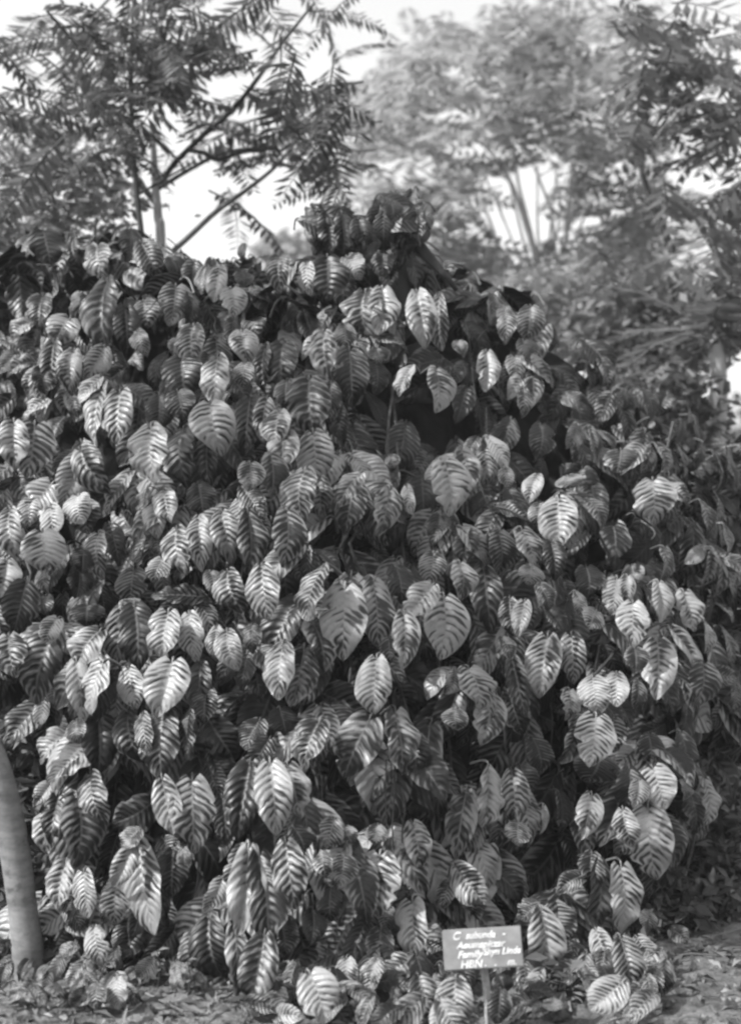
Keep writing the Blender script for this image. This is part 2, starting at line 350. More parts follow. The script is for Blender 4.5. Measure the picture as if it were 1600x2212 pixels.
# ---- leaves read off the photograph: base x,y  tip x,y  width  (L light, M mid, D dark; some dark tones are painted shade)
LEAVES = """
95 503 108 572 65 D;162 520 170 585 40 D;212 538 225 600 60 M;280 503 285 560 55 D;308 530 345 600 55 D;370 560 390 600 45 D;420 570 410 630 46 D
475 583 470 652 40 L;445 583 440 635 34 M;500 628 512 685 55 L;525 590 530 620 40 D;605 560 610 630 50 M;708 562 715 648 80 D;665 575 670 635 40 L
752 558 780 600 50 M;95 645 92 715 55 M;235 620 232 750 75 D;190 645 195 740 50 D;270 670 270 770 50 D;300 720 312 768 38 M;150 692 122 745 60 L
175 640 168 700 40 L;312 655 325 705 60 L;380 625 378 705 60 M;408 640 412 705 42 M;70 700 30 735 50 L;20 740 80 775 45 D;118 748 118 860 50 D
160 765 145 845 50 L;222 755 192 818 50 L;90 790 15 803 35 M;90 800 92 850 50 M;262 802 210 845 45 M;215 820 172 870 45 L;420 712 424 795 60 M
390 735 370 765 30 L;522 722 528 782 55 L;472 780 472 875 55 L;395 780 405 865 75 D;530 790 530 838 45 L;575 755 575 845 40 D;612 750 610 845 65 D
700 725 703 820 55 L;790 640 780 735 85 M;745 705 745 755 40 L;755 765 762 875 68 M;262 855 265 955 68 M;222 840 200 960 48 L;345 860 350 930 55 D
385 850 400 905 60 D;455 880 465 975 80 L;542 868 540 980 60 D;575 868 560 950 40 L;620 828 620 890 45 M;668 828 665 940 85 D;715 835 712 910 40 M
605 895 600 960 60 L;30 918 25 1010 60 L;75 925 65 1030 80 M;328 930 325 1040 85 L;400 938 398 1055 75 D;450 950 445 1050 45 D;182 978 240 1058 60 M
170 995 145 1092 65 L;540 1005 545 1060 55 L;612 940 625 1030 60 M;678 942 695 1040 70 M;585 990 595 1075 60 M;660 1025 645 1130 78 M;690 1040 690 1120 45 D
110 1050 60 1120 65 L;318 1060 312 1120 40 M;355 1060 372 1125 50 L;775 1030 735 1095 50 M;530 1060 570 1120 45 M;172 1075 180 1130 60 L;430 1050 445 1110 60 D
825 632 826 722 60 L;902 642 922 748 55 L;950 650 958 755 45 M;1060 640 1062 700 26 M;1088 672 1095 740 40 M;1145 668 1145 735 55 M;1130 740 1145 785 55 M
888 797 865 855 38 L;938 805 948 890 75 L;988 740 998 770 28 L;1050 768 1055 845 45 L;815 755 820 785 45 L;810 790 810 850 50 D;1130 848 1125 900 30 L
1165 925 1168 990 55 D;1245 923 1228 968 35 L;1350 850 1350 885 50 D;1392 848 1410 905 34 D;1440 855 1425 900 50 D;1275 930 1290 1005 28 M;1290 935 1330 970 25 L
1340 975 1342 1020 60 L;1160 1032 1145 1085 40 L;1225 1030 1232 1055 50 L;960 1005 985 1110 85 L;838 1065 822 1158 55 L;880 1055 895 1110 30 L;845 985 852 1010 30 L
1205 1085 1215 1180 75 L;1165 1090 1160 1140 40 L;1270 1085 1300 1140 45 M;1410 1045 1420 1130 80 M;1440 1050 1490 1085 35 M;1088 1015 1100 1055 30 M;1070 1095 1140 1120 40 D
25 1110 30 1205 55 L;65 1080 70 1135 45 L;112 1100 128 1170 48 L;185 1090 195 1150 60 D;92 1155 98 1238 78 L;45 1155 40 1240 45 M;105 1220 108 1280 50 M
218 1160 228 1245 58 M;180 1190 172 1235 50 M;240 1140 260 1220 42 D;170 1230 172 1290 50 D;15 1215 5 1290 60 L;340 1080 345 1160 45 L;372 1080 370 1145 40 M
345 1155 345 1205 35 M;385 1150 392 1240 62 M;430 1130 425 1228 52 L;480 1115 492 1212 55 M;535 1115 545 1235 65 M;618 1112 615 1225 62 M;352 1210 340 1260 50 L
290 1235 292 1300 60 D;428 1290 328 1290 45 D;455 1240 468 1290 40 M;495 1240 512 1320 62 M;568 1232 578 1338 68 M;55 1265 20 1370 70 D;100 1290 95 1330 50 D
190 1310 190 1350 70 D;20 1380 22 1462 70 M;125 1340 100 1390 45 L;118 1370 68 1515 75 M;215 1368 165 1440 70 L;262 1325 255 1435 55 M;292 1320 305 1445 75 M
300 1305 250 1330 35 M;365 1330 358 1430 62 L;410 1335 418 1430 50 L;470 1360 475 1420 40 L;492 1370 502 1445 50 L;545 1355 548 1410 38 M;222 1440 190 1540 70 L
165 1440 172 1560 50 L;372 1437 352 1545 82 L;280 1450 295 1530 55 L;435 1440 440 1540 50 D;612 1400 608 1510 60 L;655 1410 638 1525 70 M;672 1350 692 1445 70 M
698 1235 670 1340 72 M;745 1280 742 1420 85 L;805 1265 812 1395 75 M;735 1255 725 1300 30 L;95 1510 85 1575 30 L;212 1552 222 1668 68 D;280 1545 295 1645 58 D
312 1550 325 1630 38 M;355 1545 358 1680 80 D;412 1545 415 1640 45 D;168 1560 172 1605 45 L;145 1590 90 1650 70 M;190 1625 105 1690 70 L;452 1558 495 1645 65 D
445 1490 448 1560 55 D;560 1560 535 1620 60 D;580 1600 545 1665 45 D;690 1565 660 1665 72 M;605 1535 612 1590 55 D;460 1635 490 1700 55 D;815 1430 815 1540 70 L
795 1560 740 1675 85 M;852 1545 860 1668 72 M;890 1590 905 1670 55 D;1075 1155 1072 1240 65 M;1125 1150 1145 1225 62 L;1145 1225 1140 1262 55 M;1190 1175 1205 1250 45 D
935 1200 930 1262 50 M;1010 1150 1010 1215 50 D;990 1222 995 1295 58 L;1045 1240 1055 1365 58 D;855 1230 870 1300 58 D;930 1270 885 1340 60 L;958 1300 965 1425 95 L
872 1335 878 1445 58 L;840 1380 845 1430 35 M;1100 1300 1105 1375 45 M;1132 1305 1125 1375 35 L;1165 1268 1190 1315 42 L;1242 1283 1252 1330 30 M;1285 1322 1265 1352 50 L
1185 1320 1225 1370 38 D;1265 1230 1275 1290 60 D;1330 1255 1320 1325 50 L;1352 1250 1348 1310 32 L;1365 1310 1358 1395 62 L;1420 1265 1430 1345 50 L;1475 1285 1490 1362 62 L
1520 1352 1522 1410 30 L;1365 1225 1375 1260 45 M;1430 1190 1435 1258 42 M;1560 1140 1568 1205 42 M;1510 1090 1525 1160 45 M;1085 1380 1105 1425 35 L;1182 1385 1172 1505 68 L
1235 1380 1248 1475 55 M;1370 1405 1378 1455 45 L;1420 1395 1430 1510 65 L;1010 1450 1030 1530 90 L;980 1450 965 1500 40 L;1108 1430 1138 1545 45 M;1060 1515 1050 1610 65 L
1100 1505 1125 1585 58 M;985 1535 980 1575 50 L;1227 1495 1225 1553 46 L;1280 1470 1290 1540 60 L;1330 1460 1330 1525 50 L;1375 1475 1372 1530 35 M;1250 1560 1215 1650 45 M
1285 1555 1278 1655 75 L;1325 1560 1330 1625 50 M;1515 1440 1515 1525 80 D;1585 1480 1582 1540 45 D;1468 1590 1480 1670 48 D;1290 1635 1280 1692 95 D;1400 1590 1405 1640 50 D
1150 1600 1170 1670 55 D;110 1695 82 1742 40 L;128 1725 110 1820 50 M;200 1680 222 1780 65 M;165 1732 172 1872 95 M;325 1735 250 1785 75 M;352 1690 372 1800 50 L
415 1695 408 1840 85 M;455 1655 485 1725 50 D;480 1730 490 1820 50 D;540 1660 525 1808 70 D;585 1660 600 1800 70 L;622 1662 640 1765 62 L;635 1795 660 1860 60 D
300 1795 270 1835 50 L;285 1830 250 1915 45 L;305 1835 330 2018 75 L;355 1815 380 1860 50 D;375 1840 378 1935 65 D;345 1870 350 2000 55 D;398 1835 408 1880 30 M
142 1868 118 1962 52 L;185 1890 200 1980 52 L;250 1920 240 1995 55 L;478 1905 448 1975 42 L;535 1845 525 2015 75 L;560 1860 585 2050 75 M;620 1830 645 1960 62 M
520 1838 498 1930 50 M;455 1990 468 2120 80 D;425 2015 418 2105 50 M;505 2010 512 2150 48 L;570 2030 550 2170 75 M;612 1990 625 2060 60 D;205 2010 225 2080 48 L
165 2045 130 2070 40 L;290 1990 280 2070 70 D;180 2085 215 2105 35 L;375 2010 310 2080 50 D;330 2075 300 2115 40 L;75 2125 48 2148 30 L;185 2140 165 2180 48 M
212 2128 215 2182 38 L;255 2118 262 2178 40 L;120 2130 115 2165 40 D;632 2140 580 2170 40 M;672 2110 715 2205 75 L;625 2085 615 2140 60 D;720 1775 700 1830 50 M
745 1790 755 1825 40 M;700 1845 700 1895 40 M;742 1855 740 1920 55 M;715 1920 710 1990 50 D;675 1970 680 2040 55 D;750 2075 755 2140 45 L;1050 1665 1038 1785 58 L
1005 1720 985 1850 55 M;1035 1790 990 1850 45 M;1105 1675 1115 1775 55 M;1118 1780 1112 1825 50 L;1125 1660 1145 1720 50 D;1172 1745 1168 1800 22 L;1205 1720 1215 1800 55 D
1275 1725 1262 1815 48 L;1355 1665 1350 1750 58 M;1378 1690 1375 1745 40 L;1410 1665 1440 1745 65 L;1475 1690 1475 1725 38 L;1490 1720 1500 1800 55 D;1518 1690 1528 1780 48 L
1345 1755 1355 1830 52 L;1400 1755 1410 1895 88 L;815 1785 810 1825 40 L;890 1785 910 1875 52 L;880 1835 870 1870 25 L;820 1855 800 1975 95 L;895 1880 910 1950 50 D
985 1875 1055 1950 65 L;970 1910 955 1960 40 M;1120 1905 1110 1955 40 M;1160 1955 1130 1990 50 L;1165 1975 1172 2100 75 L;1195 1960 1225 2040 60 M;895 1955 915 2075 65 L
842 1965 830 2010 40 M;865 1995 865 2075 48 D;822 2010 815 2080 50 M;890 2080 835 2130 70 M;815 2080 800 2150 45 L;1020 1945 1015 2000 50 M;1290 1870 1285 2005 70 M
1338 1880 1345 2015 68 L;1275 1850 1265 1930 50 D;1255 1895 1200 1925 40 M;1290 2015 1320 2085 42 L;1340 2035 1365 2140 62 M;1340 2125 1285 2190 70 L;905 2115 925 2195 55 M
985 2120 985 2210 70 M;1080 2110 1085 2145 40 L;1080 2145 1080 2212 45 D;1420 2085 1412 2125 40 L;1450 2010 1480 2040 40 L;1395 1970 1395 2010 35 M;1230 2040 1240 2090 60 D
705 467 708 545 46 D;737 468 738 545 42 D;775 480 780 540 50 D;820 455 812 530 46 D;872 450 878 545 66 D;900 462 902 530 40 D;845 440 850 480 40 D;855 500 852 572 60 D
840 578 845 640 36 D;527 530 528 561 22 D;790 500 795 560 45 D;830 545 826 600 50 D
"""
leaves = []
for ln in LEAVES.strip().split('\n'):
    for e in ln.split(';'):
        f = e.split(); leaves.append(tuple(float(v) for v in f[:5]) + (f[5],))
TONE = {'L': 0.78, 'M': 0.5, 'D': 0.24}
vine = empty('climbing_vine', (0.0, 5.4, 0.0), 'towering mound of climbing vine with big drooping striped variegated leaves filling the picture', 'vine')
mass = []                                                           # (matrix, tone, rnd, variant)
leaves.sort(key=lambda l: -math.hypot(l[2] - l[0], l[3] - l[1]) * l[4])
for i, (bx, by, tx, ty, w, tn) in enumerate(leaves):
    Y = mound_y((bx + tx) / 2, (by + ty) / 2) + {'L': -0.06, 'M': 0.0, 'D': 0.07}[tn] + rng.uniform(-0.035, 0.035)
    if by < 560 and 680 < bx < 930: Y = 6.75 + rng.uniform(-0.15, 0.15)
    if bx == 527: Y = 6.9
    if ty > 2050: Y = min(Y, 1.5 * FPX / (ty - HORIZON) - 0.03)
    lp = math.hypot(tx - bx, ty - by) * Y / FPX
    ex = 0.03; tx += (tx - bx) * ex; ty += (ty - by) * ex; bx -= (tx - bx) * ex; by -= (ty - by) * ex
    lean = rng.uniform(0.10, 0.40)
    B = at(bx, by, Y + 0.1 * lp); T = at(tx, ty, Y - lean * lp)
    zmin = gz(T.x, T.y) + 0.015
    if T.z < zmin: T.z = zmin
    if B.z < zmin + 0.02: B.z = zmin + 0.02
    nrm = Vector((rng.gauss(-0.08, 0.42), -1.0, rng.uniform(0.1, 0.85)))
    nrm.x += 0.45 * max(0, B.x - 0.15)
    if abs(ty - by) < abs(tx - bx) * 0.6: nrm = Vector((0, -0.75, 0.6))
    m = leaf_matrix(B, T, w * Y / FPX * rng.uniform(1.1, 1.26), nrm)
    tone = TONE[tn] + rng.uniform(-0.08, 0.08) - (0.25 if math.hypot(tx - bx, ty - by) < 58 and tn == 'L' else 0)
    if i < 300:
        o = bpy.data.objects.new('leaf', HI[rng.randrange(len(HI))]); col.objects.link(o)
        o.parent = vine; o.matrix_parent_inverse = Matrix.Translation(-vine.location); o.matrix_basis = m
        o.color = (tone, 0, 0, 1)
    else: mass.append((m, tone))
# ---- the rest of the foliage behind and between them
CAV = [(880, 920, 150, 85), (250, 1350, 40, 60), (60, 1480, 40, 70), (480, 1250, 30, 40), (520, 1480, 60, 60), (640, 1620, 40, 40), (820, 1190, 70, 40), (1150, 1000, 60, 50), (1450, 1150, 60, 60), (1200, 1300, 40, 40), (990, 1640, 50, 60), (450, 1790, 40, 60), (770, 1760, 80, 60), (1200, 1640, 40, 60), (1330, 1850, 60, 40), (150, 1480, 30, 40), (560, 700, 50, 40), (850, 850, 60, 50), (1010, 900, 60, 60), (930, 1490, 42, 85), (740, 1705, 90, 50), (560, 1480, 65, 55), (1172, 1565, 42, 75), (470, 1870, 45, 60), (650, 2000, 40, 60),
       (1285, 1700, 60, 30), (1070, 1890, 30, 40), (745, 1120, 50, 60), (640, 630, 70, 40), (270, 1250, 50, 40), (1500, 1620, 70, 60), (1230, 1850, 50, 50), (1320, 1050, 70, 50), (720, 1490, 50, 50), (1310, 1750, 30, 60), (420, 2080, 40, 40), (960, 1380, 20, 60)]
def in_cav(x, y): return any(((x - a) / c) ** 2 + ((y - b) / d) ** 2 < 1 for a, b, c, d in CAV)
n_fill = 0
while n_fill < 1550:
    px = rng.uniform(-330, 1690); py = rng.uniform(510, 2150)
    if py < interp(TOP, px) + 8 or px > interp(RIGHT, py): continue
    deep = rng.random() ** 0.6 * 0.46 + 0.20
    cav = in_cav(px, py)
    if cav and deep < 0.36: continue
    if px < 110 and py > 1500 and rng.random() < 0.3: continue
    if n_fill % 7 == 0: px, py, cav = rng.uniform(1330, 1640), rng.uniform(960, 1640), False
    if py < interp(TOP, px) + 8: continue
    n_fill += 1
    Y = mound_y(px, py) + deep
    L = (0.16 + 0.07 * min(1, max(0, (py - 560) / 1300))) * rng.uniform(0.75, 1.45)
    an = rng.gauss(0, 0.5); tilt = rng.uniform(-0.1, 0.7)
    d = Vector((math.sin(an), -tilt, -math.cos(an))).normalized()
    B = at(px, py, Y) - d * L * 0.5; T = B + d * L
    zmin = gz(T.x, T.y) + 0.02
    if T.z < zmin: T.z = zmin
    if B.z < zmin: B.z = zmin + 0.03
    nrm = Vector((rng.uniform(-0.9, 0.9) + 0.9 * max(0, B.x - 0.15), -1.0, rng.uniform(-0.1, 0.9)))
    mass.append((leaf_matrix(B, T, L * rng.uniform(0.5, 0.66), nrm), 0.12 if cav else min(0.9, max(0.15, rng.gauss(0.30, 0.16)))))  # leaves in the hollows get a darker tone, painting shade into the gaps
n_cl = 0
while n_cl < 105:
    px = rng.uniform(-60, 1560); py = rng.uniform(560, 2060)
    if py < interp(TOP, px) + 25 or px > interp(RIGHT, py) - 40 or in_cav(px, py): continue
    n_cl += 1
    Y = mound_y(px, py) + rng.uniform(0.06, 0.2); Lc = 0.15 + 0.08 * min(1, max(0, (py - 560) / 1300)); tn_ = rng.choice((.25, .4, .5, .62, .75))
    nd = at(px, py, Y); k_ = rng.choice((2, 3, 3, 4, 5))
    for q in range(k_):
        an = (q - (k_ - 1) / 2) * rng.uniform(.35, .6) + rng.gauss(0, .12); L = Lc * rng.uniform(.7, 1.3)
        d = Vector((math.sin(an), -rng.uniform(.05, .55), -math.cos(an))).normalized()
        B = nd + Vector((math.sin(an) * .05, rng.uniform(-.03, .03), rng.uniform(-.03, .03)))
        nrm = Vector((math.sin(an) * .7 + .45 * max(0, nd.x - .15) + rng.gauss(0, .25), -1, rng.uniform(0, .8)))
        T = B + d * L
        if T.z < .03: T.z = .03
        mass.append((leaf_matrix(B, T, L * rng.uniform(.5, .66), nrm), min(.9, max(.15, tn_ + rng.gauss(0, .1)))))
# leaves over the crest and down the back and the far sides, where the camera only sees edges
for _ in range(330):
    px = rng.uniform(-330, 1150); py = interp(TOP, px) + rng.uniform(0, 90)
    Y = mound_y(px, py) + rng.uniform(0.1, 1.0); L = rng.uniform(0.16, 0.3)
    an = rng.uniform(-1.2, 1.2); d = Vector((math.sin(an), rng.uniform(-0.6, 0.8), -math.cos(an))).normalized()
    B = at(px, py + 25, Y) - d * L * 0.5; T = B + d * L
    mass.append((leaf_matrix(B, T, L * 0.58, Vector((rng.uniform(-.6, .6), rng.uniform(-1, 1), 0.8))), min(0.9, max(0.15, rng.gauss(0.34, 0.2)))))
for _ in range(70):
    px, py = rng.choice(((722, 505), (855, 497), (855, 500)))
    px += rng.gauss(0, 20); py += rng.gauss(0, 26)
    if not (690 < px < 915 and 452 < py < 590) or (px > 885 and py > 530): continue
    an = rng.gauss(0, .9); L = rng.uniform(.14, .24); d = Vector((math.sin(an), rng.uniform(-.6, .3), -math.cos(an))).normalized()
    B = at(px, py, 6.8 + rng.uniform(-.12, .3)) - d * L * .5
    mass.append((leaf_matrix(B, B + d * L, L * .6, Vector((rng.uniform(-.8, .8), -1, rng.uniform(-.3, .8)))), .12))  # low tone paints shadow onto the clump round the stump top
for (xa, xb, ya, yb, cnt, sz) in [(0, 290, 2060, 2170, 46, .085), (290, 480, 2080, 2125, 16, .08), (560, 760, 2110, 2200, 26, .12), (760, 1140, 2040, 2215, 48, .14), (1130, 1440, 2060, 2190, 44, .12), (90, 300, 1960, 2080, 26, .11)]:
    for _ in range(cnt):
        px, py = rng.uniform(xa, xb), rng.uniform(ya, yb)
        if py > 2090 and 1000 < px < 1110: continue
        Yg = 1.5 * FPX / (py + 18 - HORIZON); Y = min(Yg - .02, mound_y(px, py) + .05) if py > 2040 else mound_y(px, py) + rng.uniform(0, .15)
        L = sz * rng.uniform(.6, 1.3); an = rng.gauss(0, 0.9)
        d = Vector((math.sin(an), -rng.uniform(0.1, 0.9), -math.cos(an) * .8)).normalized()
        B = at(px, py, Y) - d * L * .5; T = B + d * L; z0 = gz(T.x, T.y) + .012
        if T.z < z0: B.z += (z0 - T.z) * .6; T.z = z0
        B.z = max(B.z, z0 + .02)
        mass.append((leaf_matrix(B, T, L * rng.uniform(.5, .65), Vector((rng.uniform(-.6, .6), -.8, rng.uniform(.3, 1.0)))), min(.9, max(.15, rng.gauss(.42, .2)))))
Vs, Fs, Us, Rs, Ts, n = [], [], [], [], [], 0
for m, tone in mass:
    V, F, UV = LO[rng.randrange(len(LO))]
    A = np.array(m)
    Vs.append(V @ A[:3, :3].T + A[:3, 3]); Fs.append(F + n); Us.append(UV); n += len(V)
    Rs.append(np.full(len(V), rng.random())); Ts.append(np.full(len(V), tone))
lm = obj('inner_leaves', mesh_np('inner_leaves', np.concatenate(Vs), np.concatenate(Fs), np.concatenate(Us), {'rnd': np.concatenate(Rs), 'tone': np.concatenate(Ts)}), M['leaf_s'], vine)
lm['kind'] = 'stuff'
# ---- core added behind the leaves, near black to paint shade in the hollows
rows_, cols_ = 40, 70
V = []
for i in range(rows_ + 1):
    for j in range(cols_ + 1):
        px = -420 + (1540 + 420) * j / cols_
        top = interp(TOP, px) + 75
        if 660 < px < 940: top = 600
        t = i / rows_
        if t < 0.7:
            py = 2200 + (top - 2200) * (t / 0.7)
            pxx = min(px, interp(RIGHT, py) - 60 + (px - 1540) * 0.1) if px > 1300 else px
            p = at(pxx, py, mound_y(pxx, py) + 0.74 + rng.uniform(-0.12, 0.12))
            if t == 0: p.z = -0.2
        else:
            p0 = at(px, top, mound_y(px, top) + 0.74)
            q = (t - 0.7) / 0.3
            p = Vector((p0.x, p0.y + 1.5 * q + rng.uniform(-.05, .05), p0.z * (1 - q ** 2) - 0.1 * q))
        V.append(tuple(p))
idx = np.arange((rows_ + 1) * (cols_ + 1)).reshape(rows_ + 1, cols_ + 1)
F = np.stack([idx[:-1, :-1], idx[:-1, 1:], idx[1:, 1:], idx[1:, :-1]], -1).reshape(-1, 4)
obj('shade_core', mesh_np('shade_core', V, F), M['core_shade'], vine)
# ---- climbing stems and hanging aerial roots
for k in range(22):
    px = rng.uniform(-60, 1480); y0 = rng.uniform(1700, 2080); y1 = max(interp(TOP, px) + 60, y0 - rng.uniform(500, 1100))
    pts = []
    for s in range(7):
        py = y0 + (y1 - y0) * s / 6; qx = px + rng.uniform(-50, 50)
        pts.append(at(qx, py, mound_y(qx, py) + 0.36 + rng.uniform(-0.06, 0.08)))
    tube_obj('stem', pts, [0.007] * 7, M['stem'], vine, 6, 3)
for (x0, y0, x1, y1, dz) in [(832, 1640, 838, 1900, .05), (848, 1650, 852, 1930, .08), (870, 1700, 872, 1880, .12), (930, 1560, 938, 1760, .2), (945, 1600, 950, 1800, .18), (1050, 880, 1042, 1110, .05), (1085, 960, 1078, 1130, .1), (1062, 1700, 1070, 1960, .1),
                             (690, 1660, 694, 1760, .2), (1190, 1520, 1186, 1700, .2), (500, 1600, 503, 1700, .15), (330, 1150, 322, 1240, .0), (322, 1120, 300, 1215, .05), (1030, 1020, 1075, 1150, .05), (1010, 700, 1040, 960, .1), (455, 660, 470, 720, .0), (300, 690, 350, 640, -.05), (508, 572, 525, 545, 1.0 if False else .0)]:
    pts = [at(x0 + (x1 - x0) * s / 4 + rng.uniform(-4, 4), y0 + (y1 - y0) * s / 4, mound_y(x0, y0) + dz - 0.05 + rng.uniform(-.01, .01)) for s in range(5)]
    tube_obj('aerial_root', pts, [0.003] * 5, M['root'], vine, 5, 3)

# ------------------------------------------------------------------ dead stump on the crest
st_loc = at(850, 620, 6.9); st_loc.z = 0
stump = empty('dead_stump', st_loc, 'dark broken stump with a slanting limb at the peak of the vine mound', 'tree stump')
tube_obj('trunk', [Vector((st_loc.x, 7.1, -0.1)), at(850, 900, 7.1), at(845, 620, 7.0), at(850, 540, 6.9), at(858, 475, 6.9)], [0.2, 0.15, 0.12, 0.10, 0.06], M['stump'], stump, 12)
tube_obj('limb', [at(872, 490, 6.85), at(895, 522, 6.8), at(925, 556, 6.75), at(958, 592, 6.7), at(985, 625, 6.8)], [0.035, 0.036, 0.03, 0.018, 0.012], M['stump'], stump, 9)

# ------------------------------------------------------------------ leaning pale trunk, lower left
def tg(px, py, Y):
    return at(px, py, Y)
base = at(64, 2098, 5.1); base.z = 0
tl = empty('slender_tree', base, 'pale smooth leaning tree trunk at the lower left edge', 'tree')
pts = [Vector((base.x + 0.005, base.y, -0.05)), at(64, 2085, 5.1), at(52, 1980, 5.1), at(36, 1860, 5.1), at(15, 1750, 5.1), at(-14, 1650, 5.1), at(-60, 1540, 5.1), Vector((-1.75, 5.1, 1.7)), Vector((-2.2, 5.05, 2.6)), Vector((-2.6, 5.0, 3.9)), Vector((-2.75, 5.0, 5.0))]
tube_obj('trunk', pts, [0.085, 0.060, 0.052, 0.054, 0.055, 0.056, 0.054, 0.052, 0.048, 0.04, 0.03], M['pale_bark'], tl, 20)

# ------------------------------------------------------------------ feathery foliage
def frond_arrays(pairs, seed, plen=0.30, pw=0.05, droop=0.3, pdroop=0.25, rachis=True):
    r = random.Random(seed); V, F = [], []
    bend = r.uniform(-0.12, 0.12)
    def P(t): return Vector((bend * t * t, t, 0.05 * t - droop * t * t))
    for i in range(pairs):
        t = 0.12 + 0.86 * i / (pairs - 1)
        ln = plen * (math.sin(math.pi * (0.12 + 0.80 * t)) ** 0.6) * r.uniform(0.85, 1.1)
        p = P(t)
        for s in (-1, 1):
            a = R(r.uniform(58, 74)); dz = -pdroop * r.uniform(0.5, 1.4)
            d = Vector((s * math.sin(a), math.cos(a), dz)).normalized()
            sd = Vector((s * -math.cos(a), math.sin(a), r.uniform(-.3, .3))).normalized() * pw * 0.5
            n = len(V)
            V += [p, p + d * ln * 0.45 + sd, p + d * ln, p + d * ln * 0.45 - sd]
            F.append((n, n + 1, n + 2, n + 3))
    V = [tuple(v) for v in V]
    if rachis:
        PV, PF = tube_arrays([P(t) for t in (0, .35, .7, 1)], [0.012, 0.010, 0.007, 0.003], 3)
        return join([(np.array(V), np.array(F)), (PV, PF)])
    return np.array(V), np.array(F)
def rot_np(yaw, pitch, roll):
    return np.array((Matrix.Rotation(yaw, 3, 'Z') @ Matrix.Rotation(pitch, 3, 'X') @ Matrix.Rotation(roll, 3, 'Y')))
def frond_cloud(blobs, variants, size, prng, per=1.0):
    """blobs: (px,py,rx,ry,Y,depth,count) -> joined arrays"""
    parts = []
    for (px, py, rx, ry, Y, dp, cnt) in blobs:
        for _ in range(int(cnt * per)):
            a = prng.uniform(0, 2 * math.pi); q = math.sqrt(prng.random())
            p = at(px + 1.15 * rx * q * math.cos(a), py + 1.3 * ry * q * math.sin(a), Y + 1.9 * prng.uniform(-dp, dp))
            V, F = variants[prng.randrange(len(variants))]
            A = rot_np(prng.uniform(0, 6.283), R(prng.uniform(-25, 20)), R(prng.uniform(-25, 25))) * size * prng.uniform(0.7, 1.3)
            parts.append((V @ A.T + np.array(p) - (A @ np.array([0, .5, 0])), F))
    return join(parts)
def leaf_cloud(blobs, size, prng, aspect=0.45, updown=0.6):
    """many small folded leaves: blobs (px,py,rx,ry,Y,depth,count); clustered in clumps"""
    Cs = []
    for (px, py, rx, ry, Y, dp, cnt) in blobs:
        ncl = max(3, cnt // 22)
        for _ in range(ncl):
            a = prng.uniform(0, 2 * math.pi); q = prng.random() ** 0.42
            c = at(px + rx * q * math.cos(a), py + ry * q * math.sin(a), Y + prng.uniform(-dp, dp))
            s = rx * Y / FPX * 0.22
            k = cnt // ncl
            Cs.append(np.array(c) + nr.normal(0, 1, (k, 3)) * np.array([s, s, s * 0.45]))
    C = np.concatenate(Cs); n = len(C)
    d = nr.normal(0, 1, (n, 3)); d[:, 2] = d[:, 2] * 0.5 - 0.35; d /= np.linalg.norm(d, axis=1, keepdims=True)
    u = nr.normal(0, 1, (n, 3)) * np.array([1, 1, 1]) + np.array([0, 0, updown * 2]); s = np.cross(d, u); s /= np.linalg.norm(s, axis=1, keepdims=True)
    nrm = np.cross(s, d)
    L = (size * nr.uniform(0.6, 1.4, n))[:, None]
    V = np.stack([C, C + d * L * 0.45 + s * L * aspect * 0.5 + nrm * L * 0.08, C + d * L, C + d * L * 0.45 - s * L * aspect * 0.5 + nrm * L * 0.08], 1).reshape(-1, 3)
    return V, np.arange(4 * n).reshape(-1, 4)

# ---- pale-stemmed feathery tree, left
FR = [frond_arrays(15, 40 + k, 0.25, 0.052, 0.28 + 0.09 * (k % 4), 0.5) for k in range(6)]
def px_branch(name, pts, rads, Y, mat, parent, dy=0.0, n=8):
    P = [at(x, y, Y + dy * i) for i, (x, y) in enumerate(pts)]
    return tube_obj(name, P, [r * Y / FPX for r in rads], mat, parent, n, 4)
YT = 9.0
tb = at(348, 560, YT); tb.z = 0
t1 = empty('feathery_tree', tb, 'feathery-leaved tree with a pale upright stem and spreading branches at upper left', 'tree')
tube_obj('trunk', [Vector((tb.x, YT, -0.05)), Vector((tb.x + 0.01, YT, 1.5)), at(348, 560, YT), at(342, 470, YT), at(336, 400, YT), at(333, 340, YT), at(330, 280, YT)], [0.05, 0.04, 0.033, 0.029, 0.026, 0.022, 0.014], M['far_bark'], t1, 10)
px_branch('branch', [(362, 553), (410, 510), (470, 455), (540, 405), (600, 355), (650, 290)], [7, 6.5, 6, 5, 4, 3], 8.9, M['tree_bark'], t1, -0.05)
px_branch('branch', [(340, 442), (300, 390), (262, 310), (215, 240), (160, 160), (110, 90)], [8, 7, 7, 6, 5, 3], 9.0, M['dark_bark'], t1, 0.06)
px_branch('branch', [(345, 395), (385, 345), (440, 292), (505, 235), (560, 165), (612, 90), (680, 5)], [7, 6.5, 6, 5.5, 5, 4, 2.5], 9.0, M['dark_bark'], t1, -0.08)
px_branch('branch', [(338, 410), (400, 372), (470, 335), (530, 322), (590, 318)], [6, 5, 5, 4, 3], 9.0, M['dark_bark'], t1, 0.05)
px_branch('branch', [(300, 340), (240, 320), (160, 370), (90, 430), (0, 480)], [5, 5, 4, 4, 3], 9.1, M['tree_bark'], t1, 0.05)
px_branch('branch', [(275, 265), (230, 225), (190, 180)], [5, 4, 3], 9.0, M['dark_bark'], t1)
px_branch('branch', [(400, 325), (440, 330), (470, 345), (520, 330), (600, 320)], [4, 5, 5, 4, 3], 8.8, M['dark_bark'], t1)
t2b = at(308, 560, 8.4); t2b.z = 0
t2 = empty('feathery_tree', t2b, 'thin dark-stemmed sapling rising straight just left of the pale-stemmed feathery tree', 'tree')
